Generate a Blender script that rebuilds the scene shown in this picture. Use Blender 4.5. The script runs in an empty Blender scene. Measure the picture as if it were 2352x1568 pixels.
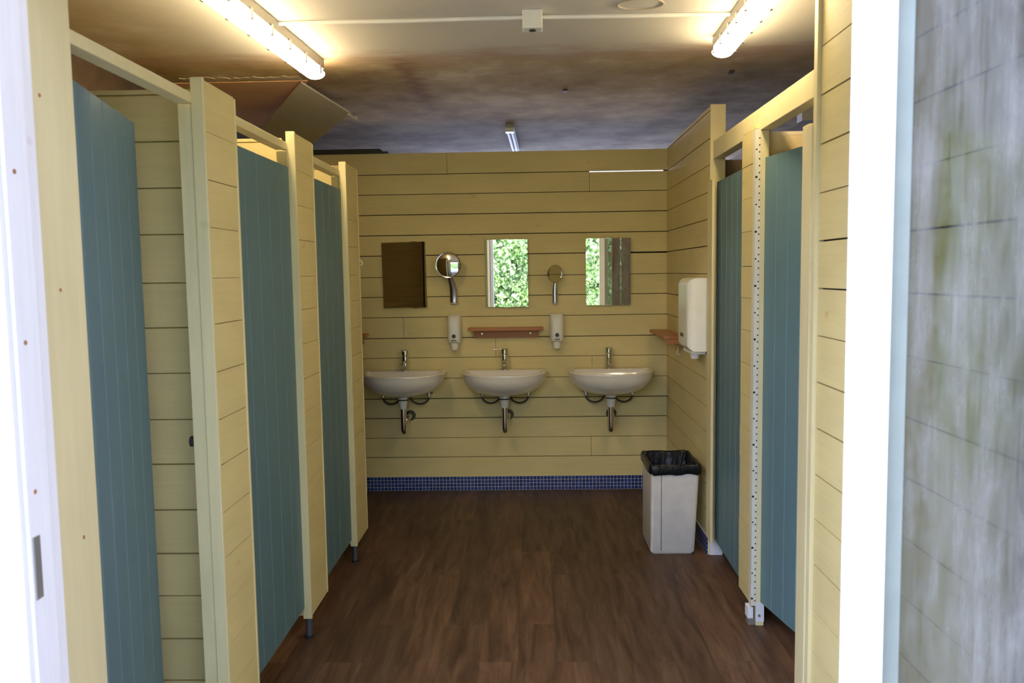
import bpy, bmesh, math, random
from mathutils import Vector, Matrix
random.seed(7)
C = bpy.context.scene.collection
sc = bpy.context.scene

# ------------------------------------------------------------ camera
yaw, pitch, roll = 2.45e-2, 8.52e-2, 1.47e-2
F = 1882.0
f = Vector((-math.sin(yaw)*math.cos(pitch), math.cos(yaw)*math.cos(pitch), -math.sin(pitch)))
r = Vector((math.cos(yaw), math.sin(yaw), 0)); d = f.cross(r)
r2 = math.cos(roll)*r + math.sin(roll)*d; d2 = -math.sin(roll)*r + math.cos(roll)*d
cam_d = bpy.data.cameras.new('camera'); cam = bpy.data.objects.new('camera', cam_d); C.objects.link(cam)
M = Matrix((r2, -d2, -f)).transposed().to_4x4(); M.translation = Vector((0, 0, 1.5134)); cam.matrix_world = M
cam_d.sensor_width = 22.3; cam_d.lens = F/2352*22.3; cam_d.clip_start = 0.05
cam_d.dof.use_dof = True; cam_d.dof.focus_distance = 4.9; cam_d.dof.aperture_fstop = 3.5
sc.camera = cam
# ------------------------------------------------------------ world, sun, exposure
w = bpy.data.worlds.new('sky'); sc.world = w; w.use_nodes = True
SKY = 4.5
nt = w.node_tree; bg = nt.nodes['Background']
# sky graded brighter on the left to light the right-hand wall, dimmer right
tc = nt.nodes.new('ShaderNodeTexCoord'); sxw = nt.nodes.new('ShaderNodeSeparateXYZ'); rw = nt.nodes.new('ShaderNodeValToRGB'); mw = nt.nodes.new('ShaderNodeMapRange')
nt.links.new(tc.outputs['Generated'], sxw.inputs[0]); nt.links.new(sxw.outputs[0], mw.inputs['Value'])
mw.inputs['From Min'].default_value = -.9; mw.inputs['From Max'].default_value = .35
nt.links.new(mw.outputs['Result'], rw.inputs['Fac'])
rw.color_ramp.elements[0].color = (2.0, 2.3, 3.3, 1); rw.color_ramp.elements[1].color = (.36, .41, .62, 1)
nt.links.new(rw.outputs['Color'], bg.inputs['Color']); bg.inputs[1].default_value = SKY
sun_d = bpy.data.lights.new('sun', 'SUN'); sun_d.energy = 13; sun_d.angle = 0.02; sun_d.color = (1, .96, .88)
sun = bpy.data.objects.new('sun', sun_d); C.objects.link(sun)
sun.rotation_euler = (math.radians(-42), 0, math.radians(-20)); sun.location = (0, 3, 8)
sc.view_settings.view_transform = 'Standard'; sc.view_settings.look = 'None'
sc.view_settings.gamma = 1; sc.view_settings.use_curve_mapping = False; sc.view_settings.exposure = 0.0
LAMP = 39

# ------------------------------------------------------------ mesh helpers
class MB:
    def __init__(s): s.bm = bmesh.new()
    def poly(s, pts): 
        return s.bm.faces.new([s.bm.verts.new(p) for p in pts])
    def hull(s, a, b):
        """prism between two equally long loops"""
        va = [s.bm.verts.new(p) for p in a]; vb = [s.bm.verts.new(p) for p in b]; n = len(a)
        s.bm.faces.new(va[::-1]); s.bm.faces.new(vb)
        for i in range(n): s.bm.faces.new((va[i], va[(i+1) % n], vb[(i+1) % n], vb[i]))
        return s
    def box(s, x0, x1, y0, y1, z0, z1, bev=0, seg=2):
        b = bmesh.new()
        bmesh.ops.create_cube(b, size=1)
        bmesh.ops.scale(b, vec=(abs(x1-x0), abs(y1-y0), abs(z1-z0)), verts=b.verts)
        bmesh.ops.translate(b, vec=((x0+x1)/2, (y0+y1)/2, (z0+z1)/2), verts=b.verts)
        if bev: bmesh.ops.bevel(b, geom=b.edges[:], offset=bev, segments=seg, profile=.5, affect='EDGES')
        s.add(b); return s
    def add(s, b, mat=None):
        if mat is not None: bmesh.ops.transform(b, matrix=mat, verts=b.verts)
        me = bpy.data.meshes.new('tmp'); b.to_mesh(me); b.free(); s.bm.from_mesh(me); bpy.data.meshes.remove(me)
    def rings(s, rings, cap0=True, cap1=True, closed=True):
        R = [[s.bm.verts.new(p) for p in rg] for rg in rings]; n = len(R[0])
        for a, b in zip(R, R[1:]):
            for i in range(n if closed else n-1):
                s.bm.faces.new((a[i], a[(i+1) % n], b[(i+1) % n], b[i]))
        if cap0: s.bm.faces.new(R[0][::-1])
        if cap1: s.bm.faces.new(R[-1])
        return s
    def tube(s, pts, rad, n=12, cap=True):
        pts = [Vector(p) for p in pts]; rads = rad if isinstance(rad, (list, tuple)) else [rad]*len(pts)
        up = None; rg = []
        for i, p in enumerate(pts):
            t = (pts[min(i+1, len(pts)-1)] - pts[max(i-1, 0)]).normalized()
            if up is None:
                up = Vector((0, 0, 1)) if abs(t.z) < .9 else Vector((1, 0, 0))
            a = (up - t*up.dot(t)).normalized(); b = t.cross(a); up = a
            rg.append([p + rads[i]*(math.cos(q)*a + math.sin(q)*b) for q in [2*math.pi*k/n for k in range(n)]])
        s.rings(rg, cap, cap); return s
    def lathe(s, c, prof, n=24):
        c = Vector(c)
        s.rings([[c + Vector((rr*math.cos(2*math.pi*k/n), rr*math.sin(2*math.pi*k/n), z)) for k in range(n)] for rr, z in prof]); return s
    def build(s, name, mat, parent=None, smooth=False, label=None, base=None, local=False):
        bm = s.bm
        bmesh.ops.recalc_face_normals(bm, faces=bm.faces[:])
        if parent is not None:
            off = Vector((0, 0, 0)); p = parent
            while p: off += p.location; p = p.parent
            if local: off = Vector((0, 0, 0))
        else:
            vs = [v.co for v in bm.verts]
            lo = [min(v[i] for v in vs) for i in range(3)]; hi = [max(v[i] for v in vs) for i in range(3)]
            off = Vector(base) if base else Vector(((lo[0]+hi[0])/2, (lo[1]+hi[1])/2, lo[2]))
        for v in bm.verts: v.co -= off
        me = bpy.data.meshes.new(name); bm.to_mesh(me); bm.free()
        o = bpy.data.objects.new(name, me); C.objects.link(o)
        if parent is not None: o.parent = parent
        else: o.location = off
        me.materials.append(mat)
        if smooth:
            for p in me.polygons: p.use_smooth = True
            try:
                me.set_sharp_from_angle(angle=math.radians(38))
            except Exception: pass
        if label: o['label'] = label
        return o
def thing(name, label, cat, loc, group=None):
    o = bpy.data.objects.new(name, None); o.empty_display_size = .1; C.objects.link(o)
    o.location = loc; o['label'] = label; o['category'] = cat
    if group: o['group'] = group
    return o
def tag(o, label, cat, group=None):
    o['label'] = label; o['category'] = cat
    if group: o['group'] = group
    return o
def struct(o, label=None):
    o['kind'] = 'structure'
    if label: o['label'] = label
    return o
def copy_tree(o, parent=None):
    c = o.copy(); C.objects.link(c); c.parent = parent
    for ch in [x for x in C.objects if x.parent == o]: copy_tree(ch, c)
    return c
def place(o, loc, rz, label):
    o.location = loc; o.rotation_euler = (0, 0, rz); o['label'] = label; return o

# ------------------------------------------------------------ materials
def newmat(name):
    m = bpy.data.materials.new(name); m.use_nodes = True
    n = m.node_tree; return m, n, n.nodes['Principled BSDF']
def N(n, t, **k):
    x = n.nodes.new(t)
    for a, b in k.items(): setattr(x, a, b)
    return x
def pos(n, scale=(1, 1, 1), rot=(0, 0, 0), loc=(0, 0, 0)):
    g = N(n, 'ShaderNodeNewGeometry'); m = N(n, 'ShaderNodeMapping'); m.vector_type = 'POINT'
    m.inputs['Scale'].default_value = scale; m.inputs['Rotation'].default_value = rot; m.inputs['Location'].default_value = loc
    n.links.new(g.outputs['Position'], m.inputs['Vector']); return m.outputs['Vector']
def noise(n, vec, scale, detail=4, rough=.55):
    x = N(n, 'ShaderNodeTexNoise'); x.inputs['Scale'].default_value = scale; x.inputs['Detail'].default_value = detail
    x.inputs['Roughness'].default_value = rough; n.links.new(vec, x.inputs['Vector']); return x.outputs['Fac']
def ramp(n, fac, stops, interp='LINEAR'):
    x = N(n, 'ShaderNodeValToRGB'); e = x.color_ramp.elements; x.color_ramp.interpolation = interp
    while len(e) < len(stops): e.new(.5)
    for el, (p, c) in zip(e, stops): el.position = p; el.color = tuple(c)+(1,) if len(c) == 3 else c
    n.links.new(fac, x.inputs['Fac']); return x.outputs['Color']
def mix(n, fac, a, b, mode='MIX'):
    x = N(n, 'ShaderNodeMix', data_type='RGBA', blend_type=mode)
    for s_, v in ((x.inputs[0], fac), (x.inputs[6], a), (x.inputs[7], b)):
        if hasattr(v, 'links'): n.links.new(v, s_)
        else: s_.default_value = v if not isinstance(v, tuple) else (tuple(v)+(1,) if len(v) == 3 else v)
    return x.outputs[2]
def math_(n, op, a, b=None, clamp=False):
    x = N(n, 'ShaderNodeMath', operation=op); x.use_clamp = clamp
    for i, v in enumerate((a, b)):
        if v is None: continue
        if hasattr(v, 'links'): n.links.new(v, x.inputs[i])
        else: x.inputs[i].default_value = v
    return x.outputs[0]
def bump(n, b, h, strength=.2, dist=.002):
    x = N(n, 'ShaderNodeBump'); x.inputs['Strength'].default_value = strength; x.inputs['Distance'].default_value = dist
    n.links.new(h, x.inputs['Height']); n.links.new(x.outputs['Normal'], b.inputs['Normal'])
def plain(name, col, rough=.5, metal=0, spec=.5, vary=.06, coat=0):
    m, n, b = newmat(name)
    v = noise(n, pos(n), 14, 3)
    c = ramp(n, v, [(.3, tuple(x*(1-vary) for x in col)), (.7, tuple(min(1, x*(1+vary)) for x in col))])
    n.links.new(c, b.inputs['Base Color'])
    b.inputs['Roughness'].default_value = rough; b.inputs['Metallic'].default_value = metal
    b.inputs['Specular IOR Level'].default_value = spec; b.inputs['Coat Weight'].default_value = coat
    return m
def paint(name, col, grain='h', rough=.5, wear=.12):
    """brush-painted timber: low relief grain along the board, soft tone drift and a few knots showing through"""
    m, n, b = newmat(name)
    sca = {'h': (1.2, 1.2, 26), 'v': (26, 26, 1.2)}[grain]
    g = noise(n, pos(n, sca), 3.0, 6, .65)
    lo = noise(n, pos(n, (1, 1, 2.2) if grain == 'h' else (2.2, 2.2, 1)), 2.3, 3)
    c0 = ramp(n, lo, [(.3, tuple(x*(1-wear) for x in col)), (.72, tuple(min(1, x*(1+wear*.5)) for x in col))])
    c1 = mix(n, .35, c0, ramp(n, g, [(.25, tuple(x*.82 for x in col)), (.6, col)]))
    kn = noise(n, pos(n, (1, 1, 1.6)), 9.0, 1)
    c2 = mix(n, ramp(n, kn, [(.76, (0, 0, 0)), (.84, (.5, .5, .5))]), c1, tuple(x*y for x, y in zip(col, (.72, .6, .5))))
    n.links.new(c2, b.inputs['Base Color']); b.inputs['Roughness'].default_value = rough
    b.inputs['Specular IOR Level'].default_value = .35
    bump(n, b, g, .35, .0015)
    return m
CREAM = (.79, .66, .315)
m_cream = paint('cream_painted_boards', CREAM, 'h', .55)
m_creamv = paint('cream_painted_upright', (.80, .70, .40), 'v', .5)
m_blue = paint('blue_green_painted_planks', (.122, .215, .25), 'v', .5, .08)
m_gap = plain('dark_gap_behind_boards', (.02, .016, .012), .9)
m_dark = plain('dark_brown_timber', (.16, .11, .07), .8)  # one plain dark brown timber tone
m_white_frame = paint('white_gloss_frame', (.95, .94, .97), 'v', .35, .03)
m_white = plain('white_plastic', (.88, .87, .80), .3, vary=.02)
m_white_paint = plain('white_matt_paint', (.82, .80, .80), .6)
m_ceramic = plain('white_ceramic', (.88, .84, .75), .1, vary=.01, coat=.6)
m_chrome = plain('chrome', (.72, .71, .70), .12, 1, vary=.03)
m_mirror = plain('mirror_glass', (.93, .95, .94), .0, 1, vary=0)
m_silver_edge = plain('polished_mirror_edge', (.75, .8, .76), .25, .6)
m_rubber = plain('black_rubber', (.02, .02, .022), .55)
m_hose = plain('dark_braided_hose', (.07, .06, .05), .45, .5)
m_grey_leg = plain('grey_metal_leg', (.16, .17, .20), .35, .7)
m_bin = plain('cream_bin_plastic', (.74, .69, .65), .45)
m_redwood = paint('red_brown_wood', (.50, .21, .085), 'h', .4, .2)
m_rail = plain('black_rail_plastic', (.025, .028, .022), .5)
m_metal = plain('galvanised_metal', (.34, .33, .31), .45, .6)
m_ply = paint('bare_plywood', (.86, .68, .40), 'h', .6)
m_bark = plain('brown_timber', (.42, .18, .07), .75, vary=.3)
m_leg_white = plain('chipped_white_paint', (.80, .79, .84), .5)

m_bag, n, b = newmat('black_bin_liner')
n.links.new(ramp(n, noise(n, pos(n), 20, 2), [(0, (.004, .004, .005)), (1, (.009, .009, .010))]), b.inputs['Base Color'])
b.inputs['Roughness'].default_value = .32; b.inputs['Specular IOR Level'].default_value = .3
bump(n, b, noise(n, pos(n, (1, 1, .5)), 30, 3, .6), .6, .01)

m_lamp, n, b = newmat('lit_diffuser')
b.inputs['Base Color'].default_value = (.9, .9, .85, 1)
b.inputs['Emission Color'].default_value = (1, .79, .46, 1); b.inputs['Emission Strength'].default_value = LAMP
m_slat = paint('dark_brown_slats', (.52, .39, .18), 'h', .6)

# floor: wood-effect planks
m_floor, n, b = newmat('dark_wood_plank_floor')
v = pos(n, (1, 1, 1), (0, 0, math.radians(90)), (.31, .07, 0))
br = N(n, 'ShaderNodeTexBrick'); n.links.new(v, br.inputs['Vector'])
br.offset = .37; br.offset_frequency = 2
for k_, val in (('Scale', 1), ('Mortar Size', .0006), ('Brick Width', .92), ('Row Height', .152), ('Bias', 0)): br.inputs[k_].default_value = val
br.inputs['Color1'].default_value = (0, 0, 0, 1); br.inputs['Color2'].default_value = (1, 1, 1, 1); br.inputs['Mortar'].default_value = (.3, .3, .3, 1)
# shift the grain from plank to plank so it breaks at the joints
sep = N(n, 'ShaderNodeSeparateColor'); n.links.new(br.outputs['Color'], sep.inputs[0])
g = N(n, 'ShaderNodeNewGeometry'); sx = N(n, 'ShaderNodeSeparateXYZ'); n.links.new(g.outputs['Position'], sx.inputs[0])
cb = N(n, 'ShaderNodeCombineXYZ')
n.links.new(math_(n, 'MULTIPLY', sx.outputs[0], 15), cb.inputs[0]); n.links.new(math_(n, 'MULTIPLY', sx.outputs[1], 1.7), cb.inputs[1])
n.links.new(math_(n, 'MULTIPLY', sep.outputs[0], 9), cb.inputs[2])
gr = N(n, 'ShaderNodeTexNoise'); gr.inputs['Scale'].default_value = 1.6; gr.inputs['Detail'].default_value = 7; gr.inputs['Roughness'].default_value = .62; gr.inputs['Distortion'].default_value = .6
n.links.new(cb.outputs[0], gr.inputs['Vector'])
base = ramp(n, gr.outputs['Fac'], [(.28, (.040, .020, .011)), (.45, (.092, .048, .025)), (.6, (.135, .077, .042)), (.8, (.19, .12, .070))])
tone = ramp(n, sep.outputs[0], [(0, (.68, .67, .70)), (.5, (.80, .77, .80)), (1, (1.05, 1.0, 1.02))])
c = mix(n, 1.0, base, tone, 'MULTIPLY')
c = mix(n, br.outputs['Fac'], c, (.05, .025, .014))
n.links.new(c, b.inputs['Base Color']); b.inputs['Roughness'].default_value = .5; b.inputs['Specular IOR Level'].default_value = .4
bump(n, b, gr.outputs['Fac'], .15, .001)

# blue mosaic skirting
def mosaic(name, rot):
    m, n, b = newmat(name)
    br = N(n, 'ShaderNodeTexBrick'); br.offset = 0
    n.links.new(pos(n, (1, 1, 1), rot, (.003, .0, 0)), br.inputs['Vector'])
    for k_, val in (('Scale', 1), ('Mortar Size', .0013), ('Brick Width', .0242), ('Row Height', .0242), ('Bias', -.1), ('Mortar Smooth', .1)): br.inputs[k_].default_value = val
    br.inputs['Color1'].default_value = (.012, .028, .16, 1); br.inputs['Color2'].default_value = (.03, .07, .30, 1); br.inputs['Mortar'].default_value = (.62, .64, .68, 1)
    n.links.new(br.outputs['Color'], b.inputs['Base Color']); b.inputs['Roughness'].default_value = .22
    return m
m_mos_x = mosaic('blue_mosaic_tiles', (math.radians(-90), 0, 0))
m_mos_y = mosaic('blue_mosaic_tiles_side', (0, math.radians(90), math.radians(0)))
# the side one needs (y,z) in the brick plane
n = m_mos_y.node_tree
for x in n.nodes:
    if x.type == 'TEX_BRICK': brk = x
g = N(n, 'ShaderNodeNewGeometry'); s_ = N(n, 'ShaderNodeSeparateXYZ'); c_ = N(n, 'ShaderNodeCombineXYZ')
n.links.new(g.outputs['Position'], s_.inputs[0]); n.links.new(s_.outputs[1], c_.inputs[0]); n.links.new(s_.outputs[2], c_.inputs[1])
n.links.new(c_.outputs[0], brk.inputs['Vector'])

# ceiling: white paint in front, bare trowelled plaster beyond a ragged edge
m_ceil, n, b = newmat('painted_and_bare_plaster_ceiling')
g = N(n, 'ShaderNodeNewGeometry'); s_ = N(n, 'ShaderNodeSeparateXYZ'); n.links.new(g.outputs['Position'], s_.inputs[0])
rag = noise(n, pos(n, (2.2, 6, 1)), 1.6, 6, .65)
big = noise(n, pos(n, (.8, .8, 1)), 1.1, 2)
yy = math_(n, 'ADD', s_.outputs[1], math_(n, 'MULTIPLY', math_(n, 'SUBTRACT', rag, .5), .5))
edge = math_(n, 'MULTIPLY', math_(n, 'SUBTRACT', yy, 3.84), 9.0, True)
side = math_(n, 'MULTIPLY', math_(n, 'SUBTRACT', math_(n, 'MULTIPLY', s_.outputs[0], -1), math_(n, 'ADD', 1.15, math_(n, 'MULTIPLY', big, .2))), 2.2, True)
bare = math_(n, 'MAXIMUM', edge, math_(n, 'MULTIPLY', side, .75))
str_ = noise(n, pos(n, (1.1, 1.0, 1), (0, 0, .3)), 2.2, 7, .62)
swirl = noise(n, pos(n, (1, 1.3, 1)), 1.3, 3, .5)
plaster = ramp(n, str_, [(.34, (.36, .25, .12)), (.46, (.50, .38, .20)), (.58, (.62, .50, .32)), (.68, (.84, .73, .55))])
white = ramp(n, noise(n, pos(n), 1.5, 4), [(.3, (.66, .62, .56)), (.7, (.74, .71, .66))])
pinkf = math_(n, 'MULTIPLY', math_(n, 'SUBTRACT', 1.0, math_(n, 'MULTIPLY', math_(n, 'ABSOLUTE', math_(n, 'SUBTRACT', yy, 3.86)), 6)), .65, True)
c = mix(n, bare, white, plaster)
c = mix(n, math_(n, 'MAXIMUM', pinkf, 0.0, True), c, (.46, .27, .16))
seam = math_(n, 'MULTIPLY', math_(n, 'SUBTRACT', 1.0, math_(n, 'MULTIPLY', math_(n, 'ABSOLUTE', math_(n, 'ADD', math_(n, 'ADD', s_.outputs[0], .60), math_(n, 'MULTIPLY', math_(n, 'SUBTRACT', rag, .5), .25))), 13)), .9, True)
c = mix(n, math_(n, 'MULTIPLY', seam, edge), c, (.33, .19, .11))
far = math_(n, 'MULTIPLY', math_(n, 'SUBTRACT', math_(n, 'ADD', s_.outputs[1], math_(n, 'MULTIPLY', str_, .9)), 5.0), 1.1, True)
c = mix(n, far, c, ramp(n, str_, [(.36, (.44, .33, .22)), (.5, (.66, .54, .38)), (.64, (.86, .74, .55))]))
n.links.new(c, b.inputs['Base Color']); b.inputs['Roughness'].default_value = .8
bump(n, b, str_, .25, .006)

m_orange, n, b = newmat('bare_orange_plaster')
n.links.new(ramp(n, noise(n, pos(n), 4, 5), [(.3, (.86, .48, .24)), (.7, (.92, .60, .34))]), b.inputs['Base Color']); b.inputs['Roughness'].default_value = .85
m_board, n, b = newmat('grey_plasterboard')
n.links.new(ramp(n, noise(n, pos(n), 3, 3), [(.3, (.66, .61, .50)), (.7, (.76, .71, .60))]), b.inputs['Base Color']); b.inputs['Roughness'].default_value = .8

# weathered glazing: clear glass under a film of dust and dried runs
m_glass, n, b = newmat('dusty_glass')
out = n.nodes['Material Output']; n.nodes.remove(b)
tr = N(n, 'ShaderNodeBsdfTransparent'); tr.inputs[0].default_value = (.46, .50, .47, 1)
gl = N(n, 'ShaderNodeBsdfGlossy'); gl.inputs['Roughness'].default_value = .08
fr = N(n, 'ShaderNodeFresnel'); fr.inputs[0].default_value = 1.5
ms = N(n, 'ShaderNodeMixShader'); n.links.new(fr.outputs[0], ms.inputs[0]); n.links.new(tr.outputs[0], ms.inputs[1]); n.links.new(gl.outputs[0], ms.inputs[2])
df = N(n, 'ShaderNodeBsdfDiffuse'); df.inputs[0].default_value = (.37, .36, .34, 1)
runs = noise(n, pos(n, (16, 1, 1.3)), 1.4, 5, .6)
blot = noise(n, pos(n, (5, 1, 2.2)), 1.8, 5, .65)
fine = noise(n, pos(n, (60, 1, 4)), 2, 3, .6)
dust = math_(n, 'MULTIPLY', math_(n, 'SUBTRACT', math_(n, 'ADD', math_(n, 'ADD', math_(n, 'MULTIPLY', runs, .9), blot), math_(n, 'MULTIPLY', fine, .25)), .80), .95, True)
ms2 = N(n, 'ShaderNodeMixShader'); n.links.new(dust, ms2.inputs[0]); n.links.new(ms.outputs[0], ms2.inputs[1]); n.links.new(df.outputs[0], ms2.inputs[2])
n.links.new(ms2.outputs[0], out.inputs['Surface'])

m_leaf, n, b = newmat('hedge_leaves')
oi = noise(n, pos(n), 14, 2)
n.links.new(ramp(n, oi, [(.3, (.04, .11, .02)), (.46, (.12, .25, .05)), (.58, (.50, .60, .30))]), b.inputs['Base Color'])
b.inputs['Roughness'].default_value = .35
m_ground, n, b = newmat('gravel_ground')
n.links.new(ramp(n, noise(n, pos(n), 30, 5), [(.3, (.20, .19, .18)), (.7, (.34, .33, .32))]), b.inputs['Base Color']); b.inputs['Roughness'].default_value = .9
m_plast = plain('bare_brown_plaster', (.12, .08, .05), .85, vary=.2)
m_outer = plain('outer_wall_paint', (.72, .70, .66), .8)

# ------------------------------------------------------------ boards
ROWS = [.097, .238, .373, .513, .649, .788, .932, 1.069, 1.212, 1.352, 1.487, 1.634, 1.772, 1.909, 2.045, 2.178, 2.317]
def boards(mb, axis, const, n_sign, a0, a1, z0, z1, rows=ROWS, th=.018, gap=(.0035, .0065), splits=None, rnd=None, wob=.0012, wide=None):
    """horizontal boards. axis 'x': run along X at Y=const; 'y': run along Y at X=const. n_sign: side of const where the thickness lies behind."""
    rr = rnd or random
    zs = [z0] + [z for z in rows if z0+.01 < z < z1-.01] + [z1]
    prevL = prevR = 0
    for i in range(len(zs)-1):
        g = rr.uniform(*gap); wl, wr = rr.uniform(-wob, wob), rr.uniform(-wob, wob)
        top_g = 0 if i == len(zs)-2 else g
        cuts = [a0] + sorted((splits or {}).get(i, [])) + [a1]
        for k in range(len(cuts)-1):
            s0 = cuts[k] + (.0012 if k else 0); s1 = cuts[k+1] - (.0012 if k < len(cuts)-2 else 0)
            c0 = const + rr.uniform(0, .0015)*n_sign; c1 = const + th*n_sign
            zb = zs[i]; zt = zs[i+1]-(wide or {}).get((i, k), 0)
            def P(a, c, z): return (a, c, z) if axis == 'x' else (c, a, z)
            fl = (s0-a0)/(a1-a0); fr_ = (s1-a0)/(a1-a0)
            bl = zb + prevL*(1-fl)+prevR*fl; brr = zb + prevL*(1-fr_)+prevR*fr_
            tl = zt - top_g + (wl*(1-fl)+wr*fl if top_g else 0); trr = zt - top_g + (wl*(1-fr_)+wr*fr_ if top_g else 0)
            mb.hull([P(s0, c0, bl), P(s1, c0, brr), P(s1, c0, trr), P(s0, c0, tl)], [P(s0, c1, bl), P(s1, c1, brr), P(s1, c1, trr), P(s0, c1, tl)])
        prevL, prevR = wl, wr
    return mb

# ------------------------------------------------------------ the shell
XR, XL, D = .92, -.93, 5.6
mb = MB(); mb.box(-2.06, 1.98, 1.46, 9.0, -.1, 0); struct(mb.build('floor', m_floor), 'dark brown wood plank floor')
# ceiling, flat in front and rising slightly beyond the ragged plaster edge
mb = MB()
for y0, y1, z0, z1 in ((1.4, 3.98, 2.5, 2.5), (3.98, 9.6, 2.5, 2.56)):
    mb.hull([(-2.06, y0, z0), (1.98, y0, z0), (1.98, y0, z0+.12), (-2.06, y0, z0+.12)], [(-2.06, y1, z1), (1.98, y1, z1), (1.98, y1, z1+.12), (-2.06, y1, z1+.12)])
struct(mb.build('ceiling', m_ceil), 'plaster ceiling, white paint in front and bare brown plaster behind')
# back wall
mb = MB()
boards(mb, 'x', D, 1, -1.98, XR+.07, 0.0, 2.318, splits={0: [], 2: [.40], 6: [.41], 7: [-.25], 8: [-.88], 11: [.66], 15: [.40], 16: [-.56]}, wide={(15, 1): .003, (11, 1): .005})
wb = struct(mb.build('wall_back', m_cream), 'cream painted horizontal board wall behind the basins')
mb = MB(); mb.box(-1.98, XR+.07, D+.0185, D+.03, 0, 2.172); mb.box(-1.98, .40, D+.0185, D+.03, 2.172, 2.3); mb.box(.90, XR+.07, D+.0185, D+.03, 2.172, 2.3); mb.box(.40, .9, D+.0185, D+.03, 2.19, 2.3)
mb.build('backing', m_gap, wb)
# right wall beside the basins
mb = MB()
boards(mb, 'y', XR, 1, 4.268, D-.006, 0, 2.335, gap=(.0035, .006))
wr_ = struct(mb.build('wall_right', m_cream), 'cream board side wall holding the towel dispenser')
mb = MB(); mb.box(XR+.0195, XR+.045, 4.28, D, 0, 2.32); mb.build('backing', m_gap, wr_)
mb = MB(); mb.box(XR+.018, XR+.076, 4.262, 4.278, .085, 2.342); mb.box(XR+.0, XR+.018, 4.262, 4.267, .085, 2.342); mb.build('end_board', m_creamv, wr_)
mb = MB(); mb.box(XR+.008, XR+.076, 4.258, 4.276, 0, .085); mb.box(XR+.0455, XR+.076, 4.279, D, 0, 2.32); mb.build('footing', m_leg_white, wr_, label='white painted foot of the wall end')
# right wall between the cubicles and the entrance
mb = MB()
rows2 = [2.212-.153*k for k in range(-1, 15)][::-1]
boards(mb, 'y', .93, 1, 1.56, 2.69, 0, 2.499, rows=rows2, gap=(.003, .006), wob=.003)
wf = struct(mb.build('wall_right_entrance', m_cream), 'cream board side wall next to the entrance')
mb = MB(); mb.box(.949, .99, 1.56, 2.72, 0, 2.499); mb.build('backing', m_gap, wf)
mb = MB(); mb.box(.918, .948, 2.692, 2.722, 0, 2.499); mb.build('corner_strip', m_creamv, wf)
# outer shell
mb = MB(); mb.box(-2.06, -1.98, 1.46, 9.0, 0, 2.74); struct(mb.build('wall_left', m_plast), 'outer wall behind the left cubicles')
mb = MB(); mb.box(1.90, 1.98, 1.46, 9.0, 0, 2.74); struct(mb.build('wall_right_outer', m_plast), 'outer wall behind the right cubicles')
mb = MB(); mb.box(-2.06, 1.98, 9.0, 9.08, 0, 1.35); mb.box(-2.06, -1.4, 9.0, 9.08, 1.35, 2.66); mb.box(1.6, 1.98, 9.0, 9.08, 1.35, 2.66); mb.box(-2.06, 1.98, 9.0, 9.08, 2.66, 2.74)
struct(mb.build('wall_far', m_outer), 'far outer wall with an open window')
mb = MB(); mb.box(-2.3, 2.2, .95, 10.2, 2.88, 2.95); struct(mb.build('sun_blocking_roof', m_dark))  # unseen slab added to block the sun, eave set to limit sky light
mb = MB(); mb.box(-2.06, -.99, 1.42, 1.5, 0, 2.6); mb.box(1.33, 1.98, 1.42, 1.5, 0, 2.6); mb.box(-.99, 1.33, 1.42, 1.5, 2.2, 2.6)
struct(mb.build('wall_front', m_outer), 'front wall around the entrance doorway')

# ------------------------------------------------------------ mosaic skirting
mb = MB(); mb.box(-1.97, XR-.012, D-.007, D-.0005, 0, .097); struct(mb.build('baseboard_back', m_mos_x), 'strip of small blue mosaic tiles under the back wall')
mb = MB(); mb.box(XR-.007, XR-.0005, 4.268, D-.008, 0, .097); struct(mb.build('baseboard_right', m_mos_y), 'strip of small blue mosaic tiles under the right wall')

# ------------------------------------------------------------ entrance frame and glazed leaf
mb = MB(); mb.box(-.985, -.90, 1.405, 1.475, 0, 2.2, .002); mb.box(-.985, -.912, 1.475, 1.52, 0, 2.2, .002); mb.box(-.985, -.905, 1.385, 1.405, 0, 2.2, .006)
fr_ = struct(mb.build('trim_1', m_white_frame), 'white entrance door frame on the left')
mb = MB()
for zz in (1.70, 1.40, 1.13): MB().tube([(-.8992, 1.43, zz), (-.905, 1.43, zz)], .0045, 10).build('screw_hole', m_bark, fr_)
mb = MB(); mb.box(-.9005, -.897, 1.412, 1.432, .935, 1.05, .001); pl_ = mb.build('strike_plate', m_metal, fr_)
dr = struct(MB().box(.57, .633, 1.455, 1.50, .02, 2.12, .003).build('door_1', m_white_frame), 'white framed glazed entrance leaf')
mb = MB(); mb.box(.6455, 1.245, 1.455, 1.5, .02, .2, .003); mb.box(.6455, 1.245, 1.455, 1.5, 2.03, 2.12, .003); mb.box(1.25, 1.32, 1.455, 1.5, .02, 2.12, .003); mb.build('rail', m_white_frame, dr)
mb = MB(); mb.box(.6335, .672, 1.476, 1.4995, .2, 2.03, .004); mb.build('glazing_bead', plain('pale_green_bead', (.27, .31, .28), .4), dr)
mb = MB(); mb.box(.6725, 1.249, 1.486, 1.490, .2, 2.03); mb.build('pane', m_glass, dr)
mb = MB(); mb.box(1.32, 1.34, 1.43, 1.5, 0, 2.2); mb.box(-.985, 1.34, 1.43, 1.5, 2.125, 2.2); struct(mb.build('trim_2', m_white_frame), 'white entrance door head')

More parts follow.
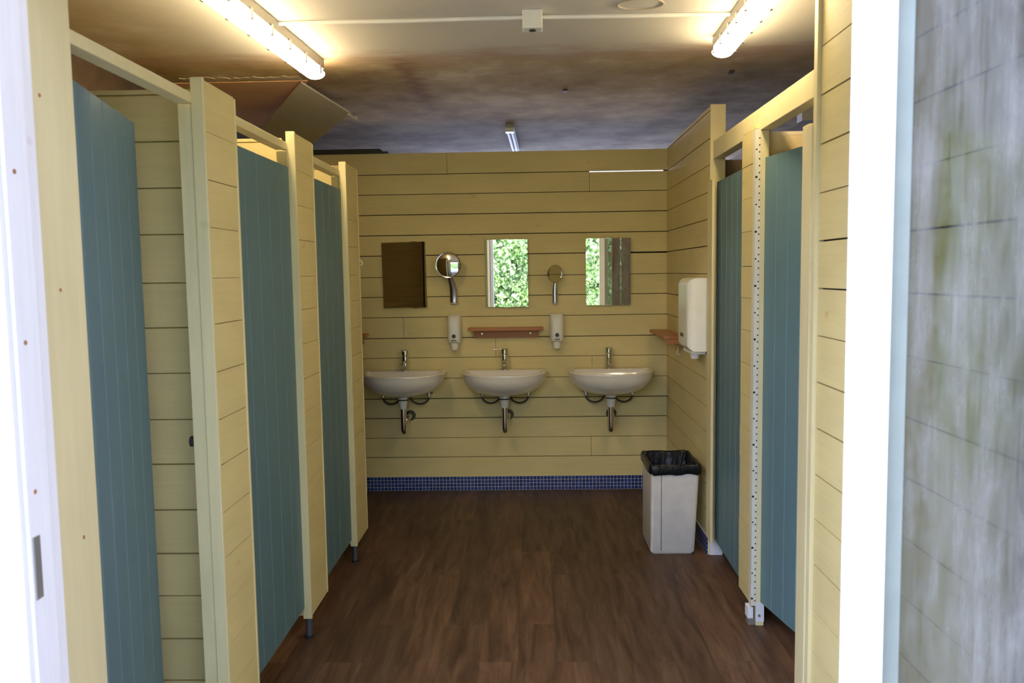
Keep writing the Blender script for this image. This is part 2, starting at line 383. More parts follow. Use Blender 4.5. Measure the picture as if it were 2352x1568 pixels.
# ------------------------------------------------------------ left cubicles
post = thing('door_post', 'wide cream upright post beside the white entrance frame on the left', 'post', (-.96, 1.61, 0))
mb = MB(); mb.box(-.99, XL, 1.525, 1.69, 0, 2.499, .002); mb.build('post', m_creamv, post)
mb = MB()
for yy_, zz in ((1.57, 1.86), (1.60, 1.49), (1.63, .98)): MB().tube([(XL+.001, yy_, zz), (XL-.002, yy_, zz)], .004, 8).build('screw', m_bark, post)
def blue_door(h, e, z0, z1, th=.028, flip=1, label='', nb=6):
    """tongue-and-groove door leaf from hinge edge h to free edge e; grooves on the face to the corridor"""
    h = Vector(h); e = Vector(e); u = (e-h); L = u.length; u.normalize(); nrm = Vector((u.y, -u.x))*flip
    pr = [(0, 0)]
    for k in range(1, nb):
        s = L*k/nb; pr += [(s-.0035, 0), (s, .0035), (s+.0035, 0)]
    pr += [(L, 0), (L, th)]
    for k in range(nb-1, 0, -1):
        s = L*k/nb; pr += [(s+.0035, th), (s, th-.0035), (s-.0035, th)]
    pr += [(0, th)]
    P = [h + u*s + nrm*t for s, t in pr]
    mb = MB()
    n_ = len(P)
    mb.rings([[(p.x, p.y, z0) for p in P], [(p.x, p.y, z1) for p in P]], False, False)
    # caps strip by strip, since the outline is concave
    half = n_//2
    for z in (z0, z1):
        for i in range(half-1):
            a, b_, c_, d_ = P[i], P[i+1], P[n_-2-i], P[n_-1-i]
            mb.poly([(a.x, a.y, z), (b_.x, b_.y, z), (c_.x, c_.y, z), (d_.x, d_.y, z)])
    bmesh.ops.remove_doubles(mb.bm, verts=mb.bm.verts[:], dist=1e-5)
    o = mb.build('cubicle_door', m_blue, base=(h.x, h.y, z0))
    tag(o, label, 'door', 'blue cubicle doors')
    return o
# door 1 opened inwards, doors 2 and 3 closed
blue_door((-.965, 1.70), (-1.10, 2.30), .12, 1.94, flip=-1, label='blue plank door nearest on the left, standing ajar beside the wide cream post')
blue_door((-.957, 2.632), (-.957, 3.272), .135, 1.938, flip=-1, label='closed blue plank door, second on the left, between the two leg-raised cream panels', nb=5)
blue_door((-.957, 3.556), (-.957, 4.169), .125, 1.938, flip=-1, label='narrow closed blue plank door farthest on the left, before the basins', nb=5)

def partition(y0, y1, zb, label, wall_y, slat=False, knob=False, hookz=None):
    t = thing('cubicle_partition', label, 'partition', ((XL-.02), (y0+y1)/2, 0), 'cream partitions on the left')
    rnd = random.Random(int(y0*100))
    mb = MB(); boards(mb, 'y', XL, -1, y0+.013, y1, zb, 2.072, rows=[z+.02 for z in ROWS], gap=(.0012, .0028), rnd=rnd, th=.016)
    mb.build('corridor_boards', m_cream, t)
    mb = MB(); mb.box(XL-.03, XL-.0165, y0+.013, y1, zb+.01, 2.06); mb.build('backing', m_gap, t)
    mb = MB(); mb.box(XL-.034, XL+.002, y0-.003, y0+.012, zb-.008, 2.077, .002); mb.build('edge_trim', m_creamv, t)
    mb = MB(); mb.box(XL-.004, XL+.002, y1+.0005, y1+.012, zb, 2.068, .002); mb.build('edge_trim', m_creamv, t)
    mb = MB(); mb.box(XL-.075, XL-.0345, y0+.002, y0+.042, zb+.004, 2.004, .002); mb.build('door_post', m_creamv, t)
    if knob:
        kb = MB(); kb.tube([(XL-.086, y0+.012, 1.025), (XL-.076, y0+.012, 1.025)], .016, 16); kb.build('latch_knob', m_rubber, t, label='black latch knob')
    lx, ly = XL-.017, y0+.02
    lg = MB(); lg.lathe((lx, ly, 0), [(.0155, .012), (.0155, zb-.006)]); lo = lg.build('leg', m_grey_leg, t, True)
    MB().lathe((lx, ly, 0), [(.019, 0), (.019, .012), (.0156, .0125)]).build('foot', m_rubber, lo, True)
    mb = MB()
    boards(mb, 'x', wall_y, 1, -1.978, XL-.077, .10, 2.066, rows=[z+.008 for z in ROWS], rnd=rnd, gap=(.003, .0055), th=.014)
    mb.box(-1.978, XL-.077, wall_y+.0145, wall_y+.03, .11, 2.055)
    sp = mb.build('side_panel', m_cream, t)
    if slat:
        mb = MB()
        z = .12
        while z < 2.05:
            mb.hull([(-1.97, wall_y+.032, z), (XL-.04, wall_y+.032, z), (XL-.04, wall_y+.034, z+.034), (-1.97, wall_y+.034, z+.034)],
                    [(-1.97, wall_y+.05, z-.004), (XL-.04, wall_y+.05, z-.004), (XL-.04, wall_y+.05, z+.034), (-1.97, wall_y+.05, z+.034)]); z += .04
        mb.build('slatted_back', m_slat, t, label='dark brown slatted back')
    if hookz:
        hk = MB(); hk.tube([(XL+.0, y1-.02, hookz+.01), (XL+.014, y1-.02, hookz+.008), (XL+.022, y1-.02, hookz-.004), (XL+.016, y1-.02, hookz-.016), (XL+.008, y1-.02, hookz-.012)], .003, 8)
        hk.build('hook', m_white, t, True)
    return t
partition(2.365, 2.615, .096, 'tall cream boarded partition nearest on the left, between the ajar door and the second blue door', 2.46, knob=True)
partition(3.275, 3.54, .096, 'cream boarded partition in the middle of the left row, on a grey metal leg', 3.36)
partition(4.17, 4.44, .098, 'narrow cream boarded partition farthest on the left, on a grey leg beside the left basin', 4.25, slat=True, hookz=1.575)
def rail(x0, x1, y0, y1, z0, z1, label):
    o = MB().box(x0, x1, y0, y1, z0, z1, .002).build('header_rail', m_creamv); tag(o, label, 'rail', 'cream rails above the cubicle doors')
rail(XL-.075, XL-.03, 1.691, 2.361, 1.984+.02, 2.014+.02, 'cream timber rail above the ajar door nearest on the left')
rail(XL-.075, XL-.03, 2.628, 3.271, 2.005, 2.035, 'cream timber rail above the second blue door on the left')
rail(XL-.075, XL-.03, 3.553, 4.166, 2.005, 2.035, 'short cream timber rail above the blue door farthest on the left')

# ------------------------------------------------------------ right cubicles
blue_door((.935, 3.655), (.945, 4.215), .10, 1.948, flip=1, label='blue plank door on the right farther from the entrance, beside the bin', nb=5)
blue_door((.952, 3.385), (1.055, 2.80), .105, 1.957, flip=-1, label='wide blue plank door nearest on the right, swung slightly inwards', nb=6)
rail(.934, .985, 2.724, 4.256, 2.068, 2.158, 'long deep cream beam above the two blue doors on the right')
o = thing('cubicle_partition', 'cream boarded partition between the two right-hand doors, with a perforated white edge strip', 'partition', (.95, 3.5, 0))
mb = MB(); boards(mb, 'y', XR, 1, 3.415, 3.625, .08, 2.094, rows=[z+.035 for z in ROWS], gap=(.0015, .003), rnd=random.Random(5), th=.014); mb.build('corridor_boards', m_cream, o)
mb = MB(); mb.box(XR+.0145, XR+.048, 3.40, 3.63, .1, 2.066); mb.build('core', m_gap, o)
# perforated angle bead: strip with a row of real holes on its edge, plus dark pits
mb = MB(); mb.box(.913, .916, 3.39, 3.425, .088, 2.072); mb.box(.913, .934, 3.386, 3.3895, .088, 2.072); bd = mb.build('corner_bead', plain('bead_paint', (.76, .72, .60), .5), o, label='perforated white metal corner bead')
mb = MB(); z = .11; k = 0
while z < 2.05:
    mb.tube([(.929, 3.3855, z), (.929, 3.3875, z)], .0032, 8)
    if k % 4 == 0: mb.tube([(.917, 3.3855, z+.01), (.917, 3.3875, z+.01)], .0036 if k % 8 else .005, 8)
    z += .0275; k += 1
mb.build('hole_row', m_gap, bd)
mb = MB(); mb.box(.9345, .968, 3.388, 3.42, .0, 2.066, .002); mb.build('door_post', m_creamv, o)
mb = MB(); mb.box(.902, .925, 3.392, 3.44, .03, .079, .001); ft = mb.build('foot', m_leg_white, o, label='foot block with chipped white paint')
MB().box(.904, .933, 3.394, 3.44, .0, .0295, .001).build('metal_shoe', m_metal, ft)
MB().box(.9335, .9685, 3.3865, 3.3878, .018, .10).build('white_paint_patch', m_leg_white, ft)
MB().tube([(.948, 3.3865, .045), (.948, 3.383, .045)], .006, 10).build('screw', m_metal, ft)
mb = MB(); mb.box(.969, 1.89, 3.43, 3.448, .10, 2.066); sp = mb.build('plywood_panel', m_ply, o)
mb = MB(); mb.box(.969, 1.89, 3.4295, 3.4485, 2.052, 2.0665); mb.build('ply_edge', plain('ply_layers', (.82, .70, .5), .7), sp)
o = thing('door_jamb', 'pair of cream uprights closing the right-hand cubicle next to the entrance wall', 'post', (.95, 2.76, 0))
mb = MB(); mb.box(.922, .952, 2.772, 2.838, 0, 1.985, .002); mb.build('inner_upright', m_creamv, o)
mb = MB(); mb.box(.914, .951, 2.724, 2.7715, 0, 1.975, .002); mb.build('outer_upright', m_creamv, o)
mb = MB(); mb.box(.953, 1.89, 2.755, 2.79, .0, 2.06); mb.build('side_panel', m_cream, o)
o = MB().box(.906, .9195, 4.15, 4.257, .105, 1.957, .002).build('door_stop', m_creamv)
o.parent = wr_; o.location -= wr_.location
MB().box(.999, 1.89, 4.28, 4.30, .0, 2.066).build('side_panel', m_dark, wr_)

# ------------------------------------------------------------ lamps
def lamp(x0, y0, x1, y1, zc, label, lit=True, w_=.045):
    L = math.hypot(x1-x0, y1-y0); a = math.atan2(y1-y0, x1-x0)
    t = thing('ceiling_batten_light', label, 'ceiling light', ((x0+x1)/2, (y0+y1)/2, zc-.09))
    def T(mbm): bmesh.ops.rotate(mbm.bm, cent=(0, 0, 0), matrix=Matrix.Rotation(a, 3, 'Z'), verts=mbm.bm.verts)
    mb = MB(); mb.box(-L/2+.02, L/2-.02, -.040, .040, .046, .09, .003); T(mb); mb.build('housing', m_metal if lit else m_chrome, t, local=True)
    mb = MB(); rg = []
    for s, k in ((-L/2, .35), (-L/2+.012, .8), (-L/2+.03, 1), (L/2-.03, 1), (L/2-.012, .8), (L/2, .35)):
        rg.append([(s, k*w_*math.cos(q), .024+k*.024*math.sin(q)) for q in [2*math.pi*j/20 for j in range(20)]])
    mb.rings(rg); T(mb); mb.build('diffuser', m_lamp if lit else m_chrome, t, True, local=True)
    for s in [(-L/2)+L*(i+.5)/6 for i in range(6)]:
        mb = MB(); mb.box(s-.009, s+.009, -w_-.004, -w_+.006, .012, .052, .001); mb.box(s-.009, s+.009, w_-.006, w_+.004, .012, .052, .001); mb.box(s-.009, s+.009, -w_, w_, .048, .053); T(mb)
        mb.build('clip', m_chrome, t, local=True)
    return t
lamp(-1.042, 2.68, -.982, 3.88, 2.499, 'long lit strip light on the ceiling above the left cubicles')
lamp(.813, 2.80, .828, 3.64, 2.499, 'long lit strip light on the ceiling above the right cubicles')
# unlit small fitting seen over the back wall
t = thing('ceiling_light', 'small unlit chrome strip light on the ceiling beyond the top of the back wall', 'ceiling light', (-.13, 6.3, 2.46))
zc = lambda y: 2.5 + (y-3.98)*.06/5.62
MB().hull([(-.165, 5.72, zc(5.72)-.02), (-.105, 5.72, zc(5.72)-.02), (-.105, 5.72, zc(5.72)-.0005), (-.165, 5.72, zc(5.72)-.0005)], [(-.145, 6.9, zc(6.9)-.02), (-.085, 6.9, zc(6.9)-.02), (-.085, 6.9, zc(6.9)-.0005), (-.145, 6.9, zc(6.9)-.0005)]).build('housing', m_metal, t)
for dx in (-.014, .014): MB().tube([(-.135+dx, 5.80, zc(5.8)-.032), (-.115+dx, 6.85, zc(6.85)-.032)], .010, 10).build('tube', m_metal, t, True)
MB().box(-.165, -.105, 5.72, 5.80, zc(5.72)-.05, zc(5.8)-.0205, .003).build('end_cap', m_white, t)

# cable conduit, detector box, blanking ring
tag(MB().tube([(-.985, 3.275, 2.492), (-.5, 3.27, 2.4895), (-.02, 3.262, 2.491), (.4, 3.272, 2.4895), (.795, 3.285, 2.492)], .0085, 8).build('conduit', m_white, None, True), 'thin white cable conduit crossing the ceiling between the two lit strip lights', 'conduit')
t = thing('junction_box', 'square white sensor box on the ceiling conduit between the strip lights', 'sensor box', (.017, 3.26, 2.43))
MB().box(-.021, .055, 3.19, 3.262-.0095, 2.43, 2.4995, .004).build('housing', m_white, t)
MB().lathe((.017, 3.22, 0), [(.013, 2.4265), (.013, 2.432)]).build('sensor_lens', m_rubber, t, True)
mb = MB(); mb.tube([(.42+.085*math.cos(q), 3.16+.06*math.sin(q), 2.4985) for q in [math.pi*2*i/32 for i in range(33)]], .003, 6); tag(mb.build('ceiling_ring', plain('plaster_ring', (.50, .44, .33), .8)), 'thin round filler mark on the white ceiling right of the sensor box', 'ceiling mark')
for x, y, lb in ((.20, 4.62, 'tiny metal clip on the bare ceiling above the middle of the room'), (1.02, 4.25, 'tiny pale metal clip on the dark ceiling above the right-hand beam')):
    z = zc(y)
    tag(MB().box(x-.012, x+.012, y-.02, y+.02, z-.012, z+.001).build('ceiling_clip', m_hose), lb, 'clip', 'ceiling clips')
tag(MB().box(1.62, 1.73, 5.0, 5.1, zc(5)-.13, zc(5)+.001, .004).build('electrical_box', m_white_paint), 'pale electrical box under the ceiling beyond the right-hand beam', 'box')

# loose sheet of plasterboard sagging from the ceiling and the raw plaster behind it
A = Vector((-1.158, 4.24, 2.484)); B = Vector((-1.018, 4.72, 2.42)); Cc = Vector((-1.44, 5.50, 2.375)); ex = (Cc-B)*.25; Cc = Cc+ex; Dd = A + (Cc-B)
nn = (B-A).cross(Cc-B).normalized(); nn = nn if nn.z < 0 else -nn
o = MB().hull([A, B, Cc, Dd], [p-nn*.010 for p in (A, B, Cc, Dd)]).build('plasterboard_sheet', m_board); tag(o, 'loose grey plasterboard sheet sagging from the ceiling above the left cubicles', 'ceiling board')
zc0 = lambda y: 2.5 + (y-3.98)*.06/5.62
o = MB().hull([(-1.97, 4.26, zc0(4.26)-.005), (-1.13, 4.26, zc0(4.26)-.005), (-1.55, 5.58, zc0(5.58)-.005), (-1.97, 5.58, zc0(5.58)-.005)], [(-1.97, 4.26, zc0(4.26)-.0005), (-1.13, 4.26, zc0(4.26)-.0005), (-1.55, 5.58, zc0(5.58)-.0005), (-1.97, 5.58, zc0(5.58)-.0005)]).build('plaster_patch', m_orange)
tag(o, 'bare orange plaster patch on the ceiling behind the sagging sheet', 'plaster patch')
mb = MB(); rnd = random.Random(3)
xs = [-1.75+.6*i/24 for i in range(25)]
top = [(x, 4.17+rnd.uniform(-.025, .02), 2.4985) for x in xs]; bot = [(x, 4.235+rnd.uniform(-.03, .01), 2.4985) for x in xs]
for i in range(24):
    mb.hull([top[i], top[i+1], bot[i+1], bot[i]], [(p[0], p[1], 2.502) for p in (top[i], top[i+1], bot[i+1], bot[i])])
tag(mb.build('torn_plaster_edge', plain('torn_paper', (.62, .52, .38), .8)), 'torn pale strip of plaster edging the orange patch on the ceiling', 'torn plaster')
# debris hanging from the sheet corner
mb = MB(); mb.tube([B+Vector((-.006, .008, .0)), B+Vector((.0, .06, -.012)), B+Vector((.01, .1, -.004)), B+Vector((.02, .12, -.02))], [.012, .009, .012, .004], 7); tag(mb.build('torn_scrap', m_board), 'small torn scrap hanging at the corner of the sagging sheet', 'scrap')
# black rail on the wall top
t = thing('black_rail', 'black plastic rail lying on the top of the back wall at the left', 'rail', (-1.3, 5.61, 2.319))
MB().box(-1.75, -.955, 5.59, 5.62, 2.319, 2.332, .001).build('base', m_rail, t)
MB().hull([(-1.75, 5.592, 2.332), (-.99, 5.592, 2.332), (-1.01, 5.592, 2.351), (-1.75, 5.592, 2.351)], [(-1.75, 5.618, 2.332), (-.99, 5.618, 2.332), (-1.01, 5.618, 2.351), (-1.75, 5.618, 2.351)]).build('cover', m_rail, t)

# ------------------------------------------------------------ basins
def make_basin():
    t = thing('wash_basin', '', 'wash basin', (0, 0, 0), 'wall-hung white basins')
    NN = 56; yc = -.155
    def ring(sx, sf, sb, z, k=0.0, dy=0):
        pts = []
        for i in range(NN):
            q = 2*math.pi*i/NN; c_, s_ = math.cos(q), math.sin(q)
            if s_ <= 0:
                e = 2/2.25; x = abs(c_)**e*(1 if c_ >= 0 else -1); y = -abs(s_)**e
                pts.append((sx*x, yc+dy+y*sf, z))
            else:
                e = 2/7; x = abs(c_)**e*(1 if c_ >= 0 else -1); y = abs(s_)**e
                pts.append((sx*x, yc+dy+y*sb, z))
        return pts
    H = .85; R = []
    for tt in (0, .06, .16, .3, .45, .6, .75, .88, .96):
        zz = H - .02 - .140*(1-tt) ; s = (1-(1-tt)**2.0)**.52
        R.append(ring(.055+.223*s, .06+.205*s, .05+.104*s, zz))
    R.append(ring(.281, .268, .1545, H-.014)); R.append(ring(.284, .270, .1545, H-.006)); R.append(ring(.281, .268, .1545, H)); R.append(ring(.277, .262, .152, H+.001))
    R.append(ring(.250, .235, .062, H-.001)); R.append(ring(.242, .226, .055, H-.008))
    for tt in (.25, .5, .75, .92, 1): R.append(ring(.242*(1-tt**2.6*.86), .226*(1-tt**2.6*.84), .055*(1-tt**2.6*.5), H-.008-.096*tt, dy=-.03*tt))
    mb = MB(); mb.rings(R); bowl = mb.build('bowl', m_ceramic, t, True, local=True)
    mb = MB(); mb.tube([(0, yc+.066, H-.03), (0, yc+.058, H-.031)], .010, 14); mb.build('overflow_hole', m_rubber, bowl, True, local=True)
    # pillar mixer tap
    tp = MB(); tp.lathe((0, -.048, 0), [(.027, H), (.027, H+.006), (.0225, H+.009), (.0225, H+.095), (.0225, H+.098), (.0205, H+.101)], 24)
    tap = tp.build('tap', m_chrome, t, True, local=True)
    MB().tube([(0, -.06, H+.062), (0, -.11, H+.058), (0, -.150, H+.052), (0, -.156, H+.04)], [.0115, .011, .0105, .009], 14).build('spout', m_chrome, tap, True, local=True)
    mb = MB(); mb.lathe((0, -.048, 0), [(.0215, H+.103), (.0245, H+.106), (.0245, H+.137), (.021, H+.141)], 24); mb.box(-.006, .006, -.125, -.05, H+.134, H+.1405, .002); mb.build('tap_lever', m_chrome, tap, True, local=True)
    # waste
    MB().lathe((0, yc-.03, 0), [(.034, .70), (.036, .688), (.036, .673)], 22).build('waste_collar', m_white, t, True, local=True)
    MB().lathe((0, yc-.03, 0), [(.037, .672), (.037, .665)], 22).build('seal_ring', m_rubber, t, True, local=True)
    MB().lathe((0, yc-.03, 0), [(.031, .664), (.030, .65), (.024, .62), (.022, .608)], 22).build('waste_cone', m_white, t, True, local=True)
    y = yc-.03
    pts = [(0, y, .62), (0, y, .52), (0, y, .475)]
    for i in range(1, 9):
        q = math.pi*i/8; pts.append((.0, y+.032*(1-math.cos(q)), .475-.03*math.sin(q)))
    pts += [(.0, y+.064, .50)]
    for i in range(1, 5): 
        q = math.pi/2*i/4; pts.append((.004*i, y+.064+.03*(1-math.cos(q)), .50+.03*math.sin(q)))
    pts += [(.02, -.002, .531)]
    MB().tube(pts, .0195, 16).build('trap_pipe', m_chrome, t, True, local=True)
    MB().tube([(.02, -.010, .531), (.02, -.001, .531)], [.033, .036], 22).build('wall_rosette', m_hose, t, True, local=True)
    for sx, nm in ((-1, 'valve'), (1, 'valve')):
        x = .158*sx
        MB().tube([(x, -.001, .695), (x, -.06, .695)], .011, 12).tube([(x, -.055, .705), (x, -.055, .665)], .009, 12).tube([(x+.0, -.045, .695), (x+.028*sx, -.052, .70)], [.012, .009], 10).build('angle_valve', m_chrome, t, True, local=True)
        p = []
        for i in range(15):
            q = math.pi*(i/14); p.append((x + (-sx)*.062*(1-math.cos(q)), -.055-.04*(i/14), .668 - .052*math.sin(q) + .012*(i/14)))
        MB().tube(p, .0065, 10).build('hose', m_hose, t, True, local=True)
    return t
bas = make_basin()
for i, (x, lb) in enumerate(((-.868, 'white wash basin on the left, partly hidden by the farthest cream partition'), (-.188, 'white wash basin in the middle, under the long wooden shelf'), (.520, 'white wash basin on the right, nearest the bin'))):
    o = bas if i == 0 else copy_tree(bas)
    o.location = (x, D-.0005, 0); o['label'] = lb
    if i == 1:      # lever of the middle tap is turned aside
        for ob in C.objects:
            if ob.name.startswith('tap_lever') and ob.parent.parent == o:
                ob.rotation_euler = (0, 0, math.radians(-80)); c0 = Vector((0, -.048, 0)); ob.location = c0 - Matrix.Rotation(math.radians(-80), 3, 'Z') @ c0
# plain lever turned aside on the middle tap is a separate look
# ------------------------------------------------------------ mirrors
def mirror(x0, x1, z0, z1, yw, rollz, label, dx=0):
    xc, zc_ = (x0+x1)/2, (z0+z1)/2
    t = thing('wall_mirror', label, 'mirror', (xc, D-.014, z0), 'rectangular frameless mirrors')
    hw, hh = (x1-x0)/2, (z1-z0)/2
    mb = MB(); mb.box(-hw+.002, hw-.002, -.0035, .0015, .002, 2*hh-.002); mb.build('backing_edge', m_silver_edge, t, local=True)
    mb = MB(); mb.box(-hw, hw, -.0045, -.0036, 0, 2*hh); mb.build('glass', m_mirror, t, local=True)
    for zz in (.0, 2*hh):
        MB().box(-.02+dx, .02+dx, -.0065, .002, zz-.003, zz+.003).build('mirror_clip', m_chrome, t, local=True)
    t.rotation_euler = (0, rollz, yw)
    mb = MB(); mb.box(-hw+.03, hw-.03, .0016, .006, .03, 2*hh-.03); mb.build('mounting_pad', m_dark, t, local=True)
    return t
MY = [(-1.8, .022), (3.1, 0), (1.6, -.003)]
mirror(-1.010, -.712, 1.277, 1.722, math.radians(MY[0][0]), MY[0][1]*-.6, 'left rectangular mirror, dark with slats reflected in it', .07)
mirror(-.311, -.022, 1.274, 1.729, math.radians(-MY[1][0]), 0, 'middle rectangular mirror, full of bright reflected leaves')
mirror(.371, .672, 1.277, 1.728, math.radians(-MY[2][0]), 0, 'right rectangular mirror, reflecting the white door frame')
def round_mirror(x, y, z, rad, yawr, tilt, label, curv=.0, base=.62, zb=1.30, zt=1.41):
    t = thing('shaving_mirror', label, 'shaving mirror', (x, D, zb), 'round shaving mirrors on chrome arms')
    # wall bracket and arm
    ax = x + .03*base
    aw = .30*rad
    mb = MB(); mb.box(ax-aw*.9, ax+aw*.9, D-.012, D-.001, zb-.006, zb+.05, .004, 3); mb.build('wall_bracket', m_chrome, t, True)
    def slab(c, hw, ht): return [Vector(c)+Vector((hw*math.cos(q), 0, ht*math.sin(q)*.0))+Vector((0, ht*math.sin(q), 0)) for q in [2*math.pi*k/16 for k in range(16)]]
    MB().rings([slab((ax, D-.022, zb), aw*.8, .007), slab((ax, D-.03, zb+.01), aw, .010), slab((ax, D-.04, zt-.02), aw*.95, .008), slab((x+.004, y+.03, z-rad*.6), aw*.6, .006)]).build('arm', m_chrome, t, True)
    MB().tube([(x+.004, y+.034, z-rad*.62), (x, y+.010, z)], .006, 10).build('swivel', m_chrome, t, True)
    n_ = 40; Rm = Matrix.Rotation(yawr, 3, 'Z') @ Matrix.Rotation(tilt, 3, 'X')
    def rg(rr, yy_): return [Vector((x, y, z)) + Rm @ Vector((rr*math.cos(2*math.pi*k/n_), yy_, rr*math.sin(2*math.pi*k/n_))) for k in range(n_)]
    fr = MB().rings([rg(rad*.93, .012), rg(rad, .008), rg(rad*1.03, 0), rg(rad*1.0, -.006), rg(rad*.95, -.005), rg(rad*.945, -.001)], True, False).build('rim', m_chrome, t, True)
    rs = [rad*.945*k/10 for k in range(10, 0, -1)]
    MB().rings([rg(rr, -.0015-curv*(1-(rr/(rad*.945))**2)) for rr in rs] + [rg(.0005, -.0015-curv)], False, True).build('glass', m_mirror, t, True)
    return t
round_mirror(-.553, D-.12, 1.562, .084, math.radians(-4), 0, 'larger round shaving mirror left of the middle rectangular mirror, showing bright stripes', .012, .8, 1.30, 1.42)
round_mirror(.160, D-.08, 1.493, .060, math.radians(38), 0, 'smaller oval-looking shaving mirror right of the middle mirror, reflecting the cream boards', 0, 0, 1.29, 1.40)

# ------------------------------------------------------------ soap dispensers
def dispenser(x, label):
    t = thing('soap_dispenser', label, 'soap dispenser', (x, D, 1.0), 'white soap dispensers')
    def rg(hw, dep, z, k=1): 
        return [(hw*c_, -.001-dep*(.0 if s_ < 0 else s_**.7), z) for c_, s_ in [(math.copysign(abs(math.cos(q))**.5, math.cos(q)), math.sin(q)) for q in [math.pi*i/16 for i in range(17)]]]
    mb = MB(); mb.rings([rg(.040, .07, .032), rg(.046, .088, .045), rg(.048, .095, .09), rg(.048, .092, .17), rg(.047, .080, .205), rg(.044, .055, .222), rg(.04, .02, .226)]); mb.build('cover', m_white, t, True, local=True)
    MB().rings([[(.024*math.cos(q), -.045+.028*math.sin(q), z) for q in [2*math.pi*i/20 for i in range(20)]] if 0 else [(k*.028*math.cos(q), -.045+k*.03*math.sin(q), z) for q in [2*math.pi*i/20 for i in range(20)]] for k, z in ((.8, -.012), (.95, .0), (1, .034))]).build('nozzle', m_white, t, True, local=True)
    MB().tube([(0, -.093, .083), (0, -.0985, .083)], .0135, 18).build('level_window', m_hose, t, True, local=True)
    MB().box(-.018, .018, -.0975, -.09, .052, .056).build('slot', m_hose, t, local=True)
    return t
dispenser(-.528, 'white soap dispenser left of the middle wooden shelf')
dispenser(.170, 'white soap dispenser right of the middle wooden shelf')

# ------------------------------------------------------------ wooden shelves
def shelf(x, y, z, rz, L, label, hooks=True):
    t = thing('wooden_shelf', label, 'shelf', (x, y, z), 'small red-brown wooden shelves'); t.rotation_euler = (0, 0, rz)
    MB().box(-L/2, L/2, -.125, -.0005, 0, .018, .003).build('plank', m_redwood, t, local=True)
    MB().box(-L/2+.035, L/2-.035, -.022, -.0005, -.055, -.0002, .002).build('batten', m_redwood, t, local=True)
    for sx in (-1, 1): MB().tube([(sx*(L/2-.09), -.0215, -.025), (sx*(L/2-.09), -.026, -.025)], .005, 10).build('screw', m_chrome, t, local=True)
    return t
shelf(-.176, D, 1.118, 0, .51, 'red-brown wooden shelf on the back wall between the two soap dispensers')
sh = shelf(XR, 5.25, 1.092, -math.pi/2, .60, 'red-brown wooden shelf on the right wall in the corner')
shelf(-1.37, D, 1.085, 0, .5, 'red-brown wooden shelf end just showing behind the farthest left partition')
MB().tube([(.20, -.02, -.056), (.20, -.02, -.075), (.20, -.03, -.092), (.20, -.02, -.105), (.20, -.006, -.098)], .003, 8).build('hook', m_white, sh, True, local=True)
MB().box(.295, .299, -.115, -.02, -.001, -.03).build('bracket', m_redwood, sh, local=True)

# ------------------------------------------------------------ paper towel dispenser
t = thing('towel_dispenser', 'rounded white paper towel dispenser on the right wall above the bin', 'towel dispenser', (XR, 4.44, 1.06))
b = bmesh.new(); bmesh.ops.create_cube(b, size=1); bmesh.ops.scale(b, vec=(.108, .30, .385), verts=b.verts); bmesh.ops.translate(b, vec=(XR-.0545, 4.445, 1.2725), verts=b.verts)
ed = [e for e in b.edges if sum(v.co.x < XR-.09 for v in e.verts) == 2]
bmesh.ops.bevel(b, geom=ed, offset=.05, segments=8, profile=.5, affect='EDGES')
mb = MB(); mb.add(b); mb.build('cover', m_white, t, True)
MB().box(XR-.08, XR-.001, 4.33, 4.56, 1.062, 1.079, .004).build('base_tray', m_white, t)
MB().lathe((XR-.055, 4.36, 0), [(.020, 1.038), (.024, 1.062)], 18).build('towel_tip', m_white_paint, t, True)
MB().box(XR-.1095, XR-.107, 4.40, 4.49, 1.15, 1.17, .001).build('slot', m_hose, t)

# ------------------------------------------------------------ bin
t = thing('waste_bin', 'tall cream plastic bin lined with a black bag, standing beside the right wall', 'bin', (.745, 4.43, 0))
def sq(x0, x1, y0, y1, z, rr=.02, n_=5, jit=0, rnd=None):
    p = []
    for cx, cy, a0 in ((x1-rr, y1-rr, 0), (x0+rr, y1-rr, 90), (x0+rr, y0+rr, 180), (x1-rr, y0+rr, 270)):
        for i in range(n_+1):
            a = math.radians(a0+90*i/n_); p.append([cx+rr*math.cos(a), cy+rr*math.sin(a), z])
    # subdivide the straight runs so the liner can crumple
    q = []
    for i, v in enumerate(p):
        q.append(v); w2 = p[(i+1) % len(p)]
        if math.dist(v, w2) > .05:
            for k in range(1, 8): q.append([v[j]+(w2[j]-v[j])*k/8 for j in range(3)])
    if rnd:
        for v in q: v[0] += rnd.uniform(-jit, jit); v[1] += rnd.uniform(-jit, jit); v[2] += rnd.uniform(-jit*1.3, jit*1.3)
    return q
BX0, BX1, BY0, BY1 = .618, .853, 4.275, 4.60
TX0, TX1, TY0, TY1 = .620, .876, 4.262, 4.61
def lerp(k): return (BX0+(TX0-BX0)*k, BX1+(TX1-BX1)*k, BY0+(TY0-BY0)*k, BY1+(TY1-BY1)*k)
def ins(q, e): return (q[0]+e, q[1]-e, q[2]+e, q[3]-e)
MB().rings([sq(*ins(lerp(0), .008), 0), sq(*lerp(.02), .012), sq(*lerp(1), .468), sq(*ins(lerp(1), .004), .468), sq(*ins(lerp(.1), .005), .05)]).build('body', m_bin, t, True)
MB().hull([(.672, BY0-.0012, .02), (.675, BY0-.0012, .02), (.675, TY0+.0008, .43), (.672, TY0+.0008, .43)], [(.672, BY0+.003, .02), (.675, BY0+.003, .02), (.675, TY0+.006, .43), (.672, TY0+.006, .43)]).build('seam', m_hose, t)
rnd = random.Random(11)
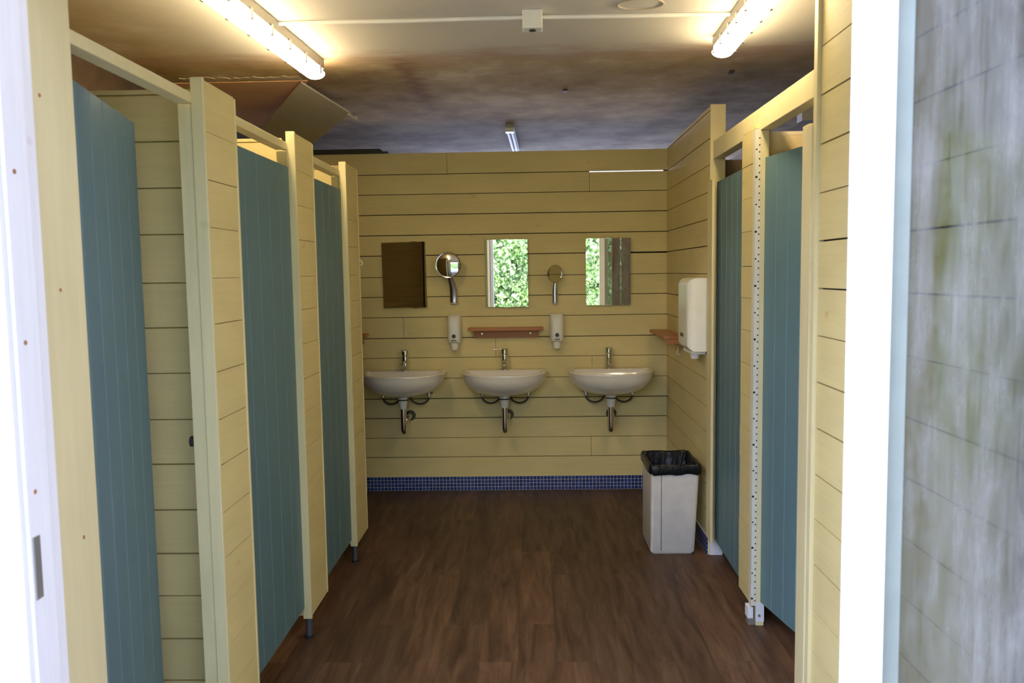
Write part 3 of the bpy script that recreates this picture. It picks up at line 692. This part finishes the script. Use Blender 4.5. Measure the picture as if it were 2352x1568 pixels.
L_ = [sq(*ins(lerp(.95), -.007), .434, rnd=rnd, jit=.0035), sq(*ins(lerp(.97), -.011), .448, rnd=rnd, jit=.002), sq(*ins(lerp(.99), -.010), .468, rnd=rnd, jit=.002), sq(*ins(lerp(1), -.007), .482, rnd=rnd, jit=.002), sq(*ins(lerp(1), -.001), .487, rnd=rnd, jit=.002), sq(*ins(lerp(1), .010), .480, rnd=rnd, jit=.003),
      sq(*ins(lerp(1), .020), .44, rnd=rnd, jit=.006), sq(*ins(lerp(1), .030), .37, rnd=rnd, jit=.008), sq(*ins(lerp(.8), .045), .28, rnd=rnd, jit=.01)]
MB().rings(L_, False, True).build('bin_liner', m_bag, t, True, label='black plastic bag folded over the rim')

# ------------------------------------------------------------ outside, seen in the mirrors
mb = MB(); mb.box(-14, 14, -12, 1.40, -.14, -.04); struct(mb.build('ground', m_ground), 'ground outside the entrance')
mb = MB(); rnd = random.Random(21)
for i in range(13000):
    x = rnd.uniform(-5, 4); z = rnd.uniform(-.02, 2.55); y = -3.2 - .5*math.sin(x*1.7)*math.cos(z*2.1) - abs(rnd.gauss(0, .28)) - .12*z
    s = rnd.uniform(.03, .065); u = Vector((rnd.gauss(0, 1), rnd.gauss(0, 1), rnd.gauss(0, 1))).normalized(); v = u.cross(Vector((rnd.gauss(0, 1), rnd.gauss(0, 1), rnd.gauss(0, 1)))).normalized()
    p = Vector((x, y, z)); mb.poly([p-u*s, p+v*s*.55, p+u*s, p-v*s*.55])
for k in range(2500):
    x = rnd.uniform(-6, 5); z = rnd.uniform(0, 2.5); s = rnd.uniform(.12, .25); u = Vector((rnd.gauss(0, 1), rnd.gauss(0, .3), rnd.gauss(0, 1))).normalized(); v = u.cross(Vector((0, 1, 0))).normalized(); p = Vector((x, rnd.uniform(-4.6, -4.2), z)); mb.poly([p-u*s, p+v*s*.7, p+u*s, p-v*s*.7])
mb.box(-8, 7, -5.6, -5.1, -.04, 2.55)
h = mb.build('hedge', m_leaf); h['kind'] = 'stuff'; tag(h, 'sunlit leafy hedge outside the entrance, seen only in the mirrors', 'hedge')
t = thing('timber_post', 'brown timber posts outside the entrance, seen in the right mirror', 'post', (.88, .87, -.04))
MB().box(.74, .84, .85, .95, -.04, 2.4, .004).build('post', m_bark, t)
MB().box(.86, 1.02, .86, .89, -.04, 2.4, .004).build('plank', m_bark, t)
